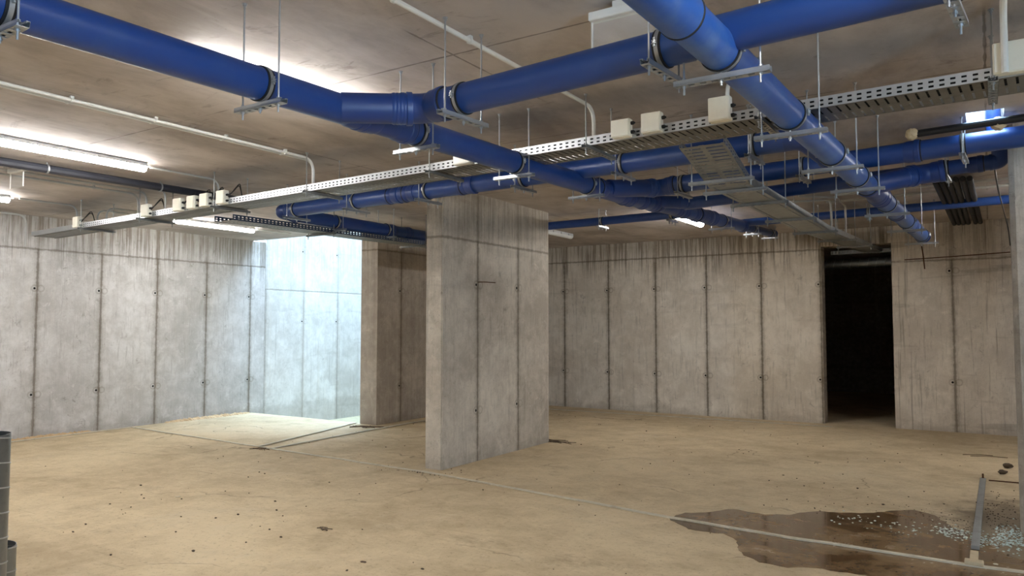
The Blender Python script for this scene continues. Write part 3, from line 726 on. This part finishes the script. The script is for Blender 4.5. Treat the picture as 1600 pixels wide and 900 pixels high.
# black pipe with clips
o = conduit('black pipe with white clips running below the long lit lamp', [(-7.86, -1.5, 3.135), (-7.64, 5.9, 3.135)], .042, 'pipe_black', name='black_pipe', group=None)
for Y in (2.6, 3.62, 4.78):
    X = -7.86+(Y+1.5)*.0297; lb = lathe(B(), (X, Y-.008, 3.135), (.0297, 1, 0), [(0, .042), (0, .048), (.016, .048), (.016, .042)], 24, False)
    lathe(lb, (X, Y, 3.183), (0, 0, 1), [(0, .005), (.0165, .005)], 8); obj('pipe_clip', lb, M['galv'], o, True)
# foam covered black pipe above the cross pipe at right
o = conduit('black pipe with foam ends above the cross pipe at the right', [(-.46, 6.56, 3.105), (.30, 6.50, 3.115)], .028, 'hose', name='black_pipe', group=None)
for t, rr in ((-.47, .04), (.10, .045)):
    bm = B(); bmesh.ops.create_icosphere(bm, subdivisions=3, radius=rr)
    for v in bm.verts: v.co *= 1+.25*random.random()
    bmesh.ops.translate(bm, verts=bm.verts, vec=(t, 6.55, 3.105)); obj('foam_plug', bm, M['foam'], o, True)

# corrugated hoses
for i in range(6):
    X = -.44+i*.062; pts = []
    bm = B(); prof = []; n = 100
    L = YB-8.95
    for k in range(n): prof += [(L*k/n, .021), (L*(k+.15)/n, .030), (L*(k+.6)/n, .030), (L*(k+.75)/n, .021)]
    P = P3(X, 8.95, 3.125); d = P3(.06 if i > 3 else .03, L, .04)
    lathe(bm, P, d, prof, 12)
    o = obj('corrugated_hose', bm, M['hose'], smooth=False)
    tag(o, 'black corrugated hose under the ceiling near the right wall, one of a tight bundle', 'hose', 'bundle of black corrugated hoses'); origin_to(o, P)
# hanging black cable
tag(obj('cable', tube(B(), fillet([(.06, 7.62, 3.195), (.07, 7.64, 3.03), (.10, 8.4, 2.93), (.24, 11.5, 2.86), (.29, 13.14, 2.79)], .5, 8), .007, 8), M['cable'], smooth=True), 'black cable sagging down in front of the right wall', 'cable')

# ------------------------------------------------------------------ lamps
def batten(label, X, Y0, L=1.4, lit=True, rot=0.):
    t = thing('ceiling_lamp', (X, Y0, H), label, 'lamp', 'linear ceiling lamps')
    def prism(prof, y0, y1):
        bm = B(); a = [bm.verts.new((X+u, y0, H+v)) for u, v in prof]; b = [bm.verts.new((X+u, y1, H+v)) for u, v in prof]
        n = len(prof)
        for i in range(n): bm.faces.new((a[i], a[(i+1) % n], b[(i+1) % n], b[i]))
        bm.faces.new(a); bm.faces.new(list(reversed(b))); return bm
    hp = [(-.040, -.002), (-.050, -.028), (-.050, -.040), (-.046, -.040), (-.044, -.0284), (.044, -.0284), (.046, -.040), (.050, -.040), (.050, -.028), (.040, -.002)]
    dp = [(-.0435, -.0285)] + [(.050*cos(pi+pi*k/12), -.046-.045*abs(sin(pi*k/12))) for k in range(13)] + [(.0435, -.0285)]
    obj('housing', prism(hp, Y0, Y0+L), M['housing'], t)
    obj('diffuser', prism(dp, Y0+.02, Y0+L-.075), M['lamp'] if lit else M['lens_off'], t, True)
    obj('end_lens', prism(dp, Y0+L-.065, Y0+L-.005), M['lamp'] if lit else M['lens_off'], t, True)
    for y in [Y0+.18+k*.26 for k in range(int((L-.2)/.26)+1)]:
        for sx in (-1, 1):
            bm = B(); box(bm, X+sx*.053-.006, y-.012, H-.046, X+sx*.053+.006, y+.012, H-.016, .002); obj('clip', bm, M['galv'], t)
    bm = lathe(B(), (X, Y0+L-.001, H-.028), (0, 1, 0), [(0, .014), (.02, .014), (.02, .010), (.05, .010)], 12); obj('cable_gland', bm, M['pvc_white'], t, True)
    return t
batten('long lit lamp at the left picture edge above the black pipe', -6.93, 2.72, 1.43)
batten('lit lamp cut off by the left picture edge, low', -10.06, 2.85, 1.45)
batten('lit lamp below the tray left of the light well', -10.0, 6.45, 1.4)
batten('lit lamp hidden above the large blue main', -3.83, 2.60, 1.4)
batten('bright lit lamp in front of the back wall', -3.66, 9.66, 1.4)
batten('unlit grey lamp just right of the central pillar', -6.06, 9.96, 1.4, False)
batten('added unseen fill lamp behind the viewer, near row', -3.68, -3.2, 1.4)  # extra lamps behind the camera, added to brighten the foreground
batten('added unseen fill lamp behind the viewer, far left row', -7.0, -1.4, 1.4)
batten('added fill lamp outside the view to the right, near one', .20, .85, 1.4)  # extra lamps out of view, added to light the near pipe and right bay
batten('added fill lamp outside the view to the right, middle one', 2.2, 5.0, 1.4)
batten('added fill lamp outside the view to the right, far one', .85, 9.2, 1.4)
conduit('white conduit from the lamp by the light well back along the ceiling', [(-9.98, 7.90, zc), (-9.97, 8.6, zc)], .012, 'pvc_white')

def exit_lamp(label, P, w, plate_h, d=P3(1, 0, 0)):
    x, y, z = P
    t = thing('emergency_light', (x, y, H), label, 'lamp', 'emergency lights with clear plates')
    bm = B(); box(bm, x-w/2, y-.03, z-.045, x+w/2, y+.03, z, .008); obj('housing', bm, M['pvc_white'], t)
    bm = B(); box(bm, x-w/2+.012, y-.003, z-.045-plate_h, x+w/2-.012, y+.003, z-.046); obj('clear_plate', bm, M['acrylic'], t)
    for s in (-1, 1):
        bm = B(); box(bm, x+s*(w/2-.010)-.004, y-.004, z-.045-plate_h, x+s*(w/2-.010)+.004, y+.004, z-.046); obj('plate_edge', bm, M['pvc_white'], t)
    bm = B(); box(bm, x-.05, y-.02, z-.001, x+.05, y+.02, H-.0005); obj('mount', bm, M['pvc_white'], t)
exit_lamp('white emergency light with clear plate above the upper right branch pipe', (-1.47, 3.31, 3.17), .36, .24)
exit_lamp('small emergency light with clear plate below the black pipe at left', (-7.97, 3.47, 3.15), .28, .15)

# ------------------------------------------------------------------ spiral ducts
def spiral(label, cx, cy, h, r=.155, horiz=None):
    t = obj('spiral_duct', B(), M['duct']); bm = B()
    P = P3(cx, cy, 0) if horiz is None else P3(cx, cy, horiz[0]); d = P3(0, 0, 1) if horiz is None else horiz[1]
    lathe(bm, P, d, [(0, r-.002), (0, r), (h, r), (h, r-.003), (.004, r-.003)], 64, False)
    bpy.data.objects.remove(t)
    o = obj('spiral_duct', bm, M['duct'], smooth=True); tag(o, label, 'duct', 'spiral ducts'); origin_to(o, P)
    dd, a, b = frame(d); pitch = .137; pts = []; n = int(h/pitch*48)
    for k in range(n+1):
        an = 2*pi*k/48; pts.append(P + dd*(h*k/n) + (a*cos(an)+b*sin(an))*(r+.0005))
    obj('spiral_seam', tube(B(), pts, .0042, 6), M['galv'], o, True)
    return o
spiral('tall upright spiral duct at the left picture edge', -4.744, 1.914, 1.0)
spiral('short upright spiral duct behind the tall one at bottom left', -5.02, 2.085, .30)
spiral('horizontal spiral duct inside the dark doorway', -3.4, 14.3, 3.0, .085, (2.70, P3(1, .02, .01)))

# ------------------------------------------------------------------ things on the floor
def strip(name, label, pts, w=.038, h=.011, mat='strip', cat='strip', wav=.012, z0=.003, group=None):
    pts = [Vector(p) for p in pts]; out = []
    for a, b in zip(pts, pts[1:]):
        n = max(2, int((b-a).length/.25))
        for i in range(n): out.append(a.lerp(b, i/n))
    out.append(pts[-1]); bm = B(); prev = None
    for i, p in enumerate(out):
        d = (out[min(i+1, len(out)-1)]-out[max(i-1, 0)]); d.z = 0; d.normalize(); s = P3(-d.y, d.x, 0)
        j = s*random.uniform(-wav, wav) if 0 < i < len(out)-1 else s*0
        c = p+j; zz = z0+random.uniform(0, .002)
        row = [bm.verts.new((c+s*w/2) + P3(0, 0, zz)), bm.verts.new((c+s*w/2) + P3(0, 0, zz+h)), bm.verts.new((c-s*w/2) + P3(0, 0, zz+h)), bm.verts.new((c-s*w/2) + P3(0, 0, zz))]
        if prev:
            for k in range(4): bm.faces.new((prev[k], prev[(k+1) % 4], row[(k+1) % 4], row[k]))
        else: bm.faces.new(list(reversed(row)))
        prev = row
    bm.faces.new(prev)
    o = obj(name, bm, M[mat]); tag(o, label, cat, group); origin_to(o, out[0]); return o
strip('metal_strip', 'flat metal strip lying across the whole floor from left wall to puddle', [(-11.48, 6.77, 0), (-8.11, 6.575, 0), (-5.29, 6.437, 0), (-3.4, 6.19, 0), (-2.30, 6.02, 0), (-1.3, 5.94, 0), (-.16, 5.91, 0), (.6, 5.97, 0)])
strip('metal_strip', 'flat metal strip branching off to the light well edge', [(-8.2, 6.56, 0), (-8.5, 7.8, 0), (-8.84, 9.03, 0)], z0=.007)
strip('metal_strip', 'flat metal strip running back towards the dim wall end', [(-7.92, 6.55, 0), (-8.05, 8.6, 0), (-8.12, 10.4, 0)], z0=.007)
strip('metal_strip', 'flat metal strip along the foot of the left wall', [(-11.42, 4.4, 0), (-11.47, 6.74, 0)], wav=.004)
strip('metal_strip', 'flat metal strip along the foot of the back wall', [(-8.2, 12.6, 0), (-7.1, 12.57, 0), (-4.5, 12.7, 0), (-2.15, 12.78, 0)], wav=.01)
# strut rail with timber block
t = thing('floor_rail', (-.12, 7.7, 0), 'galvanized strut rail lying on the floor beside the right pillar', 'rail')
bm = B(); box(bm, -.026, 6.34, .008, .026, 9.2, .036, .004)
for v in bm.verts: v.co.x += -.130+.0105*(v.co.y-6.34)
obj('strut_channel', bm, M['galv_dull'], t)
bm = B(); lathe(bm, (-.10, 9.19, .004), (0, 0, 1), [(0, .012), (.036, .012), (.036, .008), (.075, .008)], 8); obj('end_bolt', bm, M['rust'], t)
bm = B(); box(bm, -.157, 5.97, .012, -.107, 6.21, .035, .004); box(bm, -.185, 5.89, .0121, -.075, 5.965, .04, .006)
o = obj('timber_block', bm, M['wood']); tag(o, 'pale timber block lying on the metal strip at the lower right', 'block'); origin_to(o, (-.13, 6.0, 0))
o = obj('steel_wire', tube(B(), [(-.05, 9.22, .012), (.3, 9.235, .012), (.9, 9.2, .012)], .007, 6), M['rust'], smooth=True); tag(o, 'thin rusty rod from the rail end towards the right pillar', 'rod')
o = obj('rebar_stub', tube(B(), fillet([(-5.19, 7.335, 2.133), (-5.10, 7.36, 2.133), (-5.02, 7.47, 2.128)], .03, 4), .006, 8), M['rust'], smooth=True); tag(o, 'rusty wire stub sticking out of the central pillar', 'wire')

# puddle
out = [(1044, 810), (1070, 802), (1110, 800), (1145, 796), (1172, 800), (1197, 805), (1233, 804), (1258, 801), (1282, 799), (1325, 802), (1365, 802), (1395, 798), (1426, 797), (1460, 805), (1487, 824), (1512, 833), (1540, 850), (1580, 870), (1612, 880), (1625, 905), (1450, 912), (1337, 898), (1285, 889), (1218, 886), (1200, 882), (1176, 874), (1160, 867), (1153, 856), (1151, 845), (1130, 834), (1108, 832), (1087, 829), (1069, 823)]
fw = P3(-sin(YAW)*cos(PITCH), cos(YAW)*cos(PITCH), sin(PITCH)); rt = P3(cos(YAW), sin(YAW), 0); upv = rt.cross(fw)
def on_floor(x, y, z=0):
    d = rt*(x-800)/1164 - upv*(y-450)/1164 + fw
    return P3(0, 0, 1.6) + d*((z-1.6)/d.z)
pts = [on_floor(*p) for p in out]; fine = []
for a, b in zip(pts, pts[1:]+pts[:1]):
    n = max(1, int((b-a).length/.05))
    for i in range(n):
        q = a.lerp(b, i/n); fine.append(P3(q.x+random.uniform(-.012, .012), q.y+random.uniform(-.02, .02), 0))
bm = B(); top = [bm.verts.new((p.x, p.y, .0025)) for p in fine]; low = [bm.verts.new((p.x, p.y, .0005)) for p in fine]
bm.faces.new(top)
for i in range(len(top)):
    j = (i+1) % len(top); bm.faces.new((low[i], low[j], top[j], top[i]))
bmesh.ops.recalc_face_normals(bm, faces=bm.faces)
o = obj('puddle', bm, M['puddle']); tag(o, 'muddy brown puddle spread across the floor at the lower right', 'puddle')

# broken glass crumbs and gravel: nobody could count them
def crumbs(bm, n, gen, s0, s1, flat=.5):
    for _ in range(n):
        x, y = gen(); s = random.uniform(s0, s1); r = bmesh.ops.create_icosphere(bm, subdivisions=1, radius=s)
        rot = Matrix.Rotation(random.random()*6.3, 4, 'Z')
        for v in r['verts']:
            v.co = Vector((v.co.x*random.uniform(.6, 1.3), v.co.y*random.uniform(.6, 1.3), v.co.z*flat)); v.co = rot @ v.co
        bmesh.ops.translate(bm, verts=r['verts'], vec=(x, y, s*flat*.8))
def gl():
    k = random.random()
    if k < .55: 
        t = random.random(); return (-.36+.55*t+random.gauss(0, .04), 6.78+.02*t+random.gauss(0, .10)-(.2 if t > .4 else 0)*random.random())
    if k < .8: return (random.uniform(.0, .17), random.gauss(6.95, .16))
    return (random.uniform(-1.15, -.1), random.gauss(6.78, .14))
bm = B(); crumbs(bm, 520, gl, .004, .012, .4)
tag(obj('glass_crumbs', bm, M['glass_shard']), 'scatter of pale teal broken glass crumbs beside the puddle', 'broken glass', kind='stuff')
def gr():
    k = random.random()
    if k < .5: return (random.uniform(-.08, .16), random.gauss(7.5, .5))
    if k < .8: return (random.uniform(-.7, -.15), random.gauss(7.05, .22))
    return (random.uniform(-1.8, .1), random.gauss(7.0, .5))
bm = B(); crumbs(bm, 380, gr, .002, .008, .5)
tag(obj('gravel_crumbs', bm, M['chip']), 'dark gravel crumbs and dirt around the rail and puddle edge', 'gravel', kind='stuff')
bm = B()
def far(): 
    k = random.random()
    if k < .25: return (random.uniform(-5.9, -4.9), random.gauss(6.45, .1))
    while True:
        x, y = random.uniform(-8.2, .1), random.uniform(3, 12)
        if not (-5.5 < x < -5.1 and 6.5 < y < 9.2): return (x, y)
crumbs(bm, 260, far, .003, .010, .6)
tag(obj('grit', bm, M['chip']), 'fine dark grit scattered over the floor', 'grit', kind='stuff')

# single bits of debris
def chip(label, x, y, s, mat='chip', name='debris_chip', group='dark chips lying on the floor', flat=.5):
    p = on_floor(x, y); bm = B(); bmesh.ops.create_icosphere(bm, subdivisions=2, radius=s)
    sx, sy = random.uniform(.8, 1.5), random.uniform(.6, 1)
    for v in bm.verts: v.co = Vector((v.co.x*sx, v.co.y*sy, v.co.z*flat))*(1+random.uniform(-.2, .2))
    zmin = min(v.co.z for v in bm.verts); bmesh.ops.translate(bm, verts=bm.verts, vec=(p.x, p.y, -zmin))
    o = obj(name, bm, M[mat]); tag(o, label, 'debris', group); origin_to(o, (p.x, p.y, 0)); return o
for x, y in ((114, 832), (134, 820), (173, 868), (71, 729), (220, 759), (225, 779), (283, 808), (337, 810), (372, 805), (388, 746), (302, 862), (430, 784), (432, 798), (421, 828), (439, 840), (603, 699), (352, 768), (1224, 743), (1380, 789), (1475, 788), (1245, 748), (908, 695), (1010, 674), (1155, 703), (1340, 764), (660, 890)):
    chip('small dark chip lying on the open tan floor, one of many alike', x, y, random.uniform(.007, .013))
chip('pale flat flake on the floor left of centre', 278, 777, .035, 'chip_pale', 'plaster_flake', None, .18)
chip('black lump on the floor near the right wall, nearer one', 1567, 741, .035, 'chip', 'dirt_lump', None, .7)
chip('black lump on the floor near the right wall, farther one', 1575, 732, .04, 'chip', 'dirt_lump', None, .7)
chip('white glass splinter glinting beside the timber block', 1556, 883, .014, 'chip_pale', 'glass_splinter', None, .4)
chip('greenish grey leaf near the bottom edge centre', 568, 879, .022, 'twig', 'dry_leaf', None, .2)
def twigs(label, x, y, n, L, name='twig_bundle'):
    p = on_floor(x, y); bm = B()
    for _ in range(n):
        a = random.uniform(-.6, .6); dx, dy = cos(a)*L*random.uniform(.4, 1)/2, sin(a)*L*.5
        ox, oy = random.uniform(-L*.3, L*.3), random.uniform(-L*.15, L*.15); zz = random.uniform(.005, .012)
        tube(bm, [(p.x+ox-dx, p.y+oy-dy, zz), (p.x+ox, p.y+oy, zz+.006), (p.x+ox+dx, p.y+oy+dy, zz)], .004, 5)
    o = obj(name, bm, M['twig']); tag(o, label, 'twigs'); origin_to(o, p); return o
twigs('dark bundle of twigs on the floor left of the pillar', 507, 828, 9, .10)
twigs('tangle of wire and twigs at the right foot of the central pillar', 868, 690, 12, .5)
twigs('heap of wire scraps where the floor strips meet', 411, 702, 10, .25)
twigs('wire scraps at the foot of the dim wall end', 572, 668, 12, .5)
twigs('dark twig lying near the right pillar on the floor', 1533, 713, 2, .45)

# ------------------------------------------------------------------ light
w = bpy.data.worlds.new('sky'); SC.world = w; w.use_nodes = True
bg = w.node_tree.nodes['Background']; bg.inputs[0].default_value = (.48, .72, 1.0, 1); bg.inputs[1].default_value = 10.5
def portal(loc, sx, sy, rot):
    l = bpy.data.lights.new('sky_portal', 'AREA'); l.shape = 'RECTANGLE'; l.size = sx; l.size_y = sy; l.cycles.is_portal = True
    o = bpy.data.objects.new('sky_portal', l); C.objects.link(o); o.location = loc; o.rotation_euler = rot
portal(((XL+SX)/2, (SY+YB)/2, 8.05), SX-XL, YB-SY, (0, 0, 0))
portal((XR+.31, -1.3, 1.1), 2.2, 1.4, (0, pi/2, 0))
portal(((hx0+hx1)/2, (hy0+hy1)/2, H+.31), hx1-hx0, hy1-hy0, (0, 0, 0))

vs = SC.view_settings; vs.view_transform = 'Standard'; vs.look = 'None'; vs.exposure = 2.25; vs.gamma = 1; vs.use_curve_mapping = False
SC.cycles.max_bounces = 10; SC.cycles.diffuse_bounces = 6; SC.cycles.sample_clamp_indirect = 8
SC.cycles.use_denoising = True
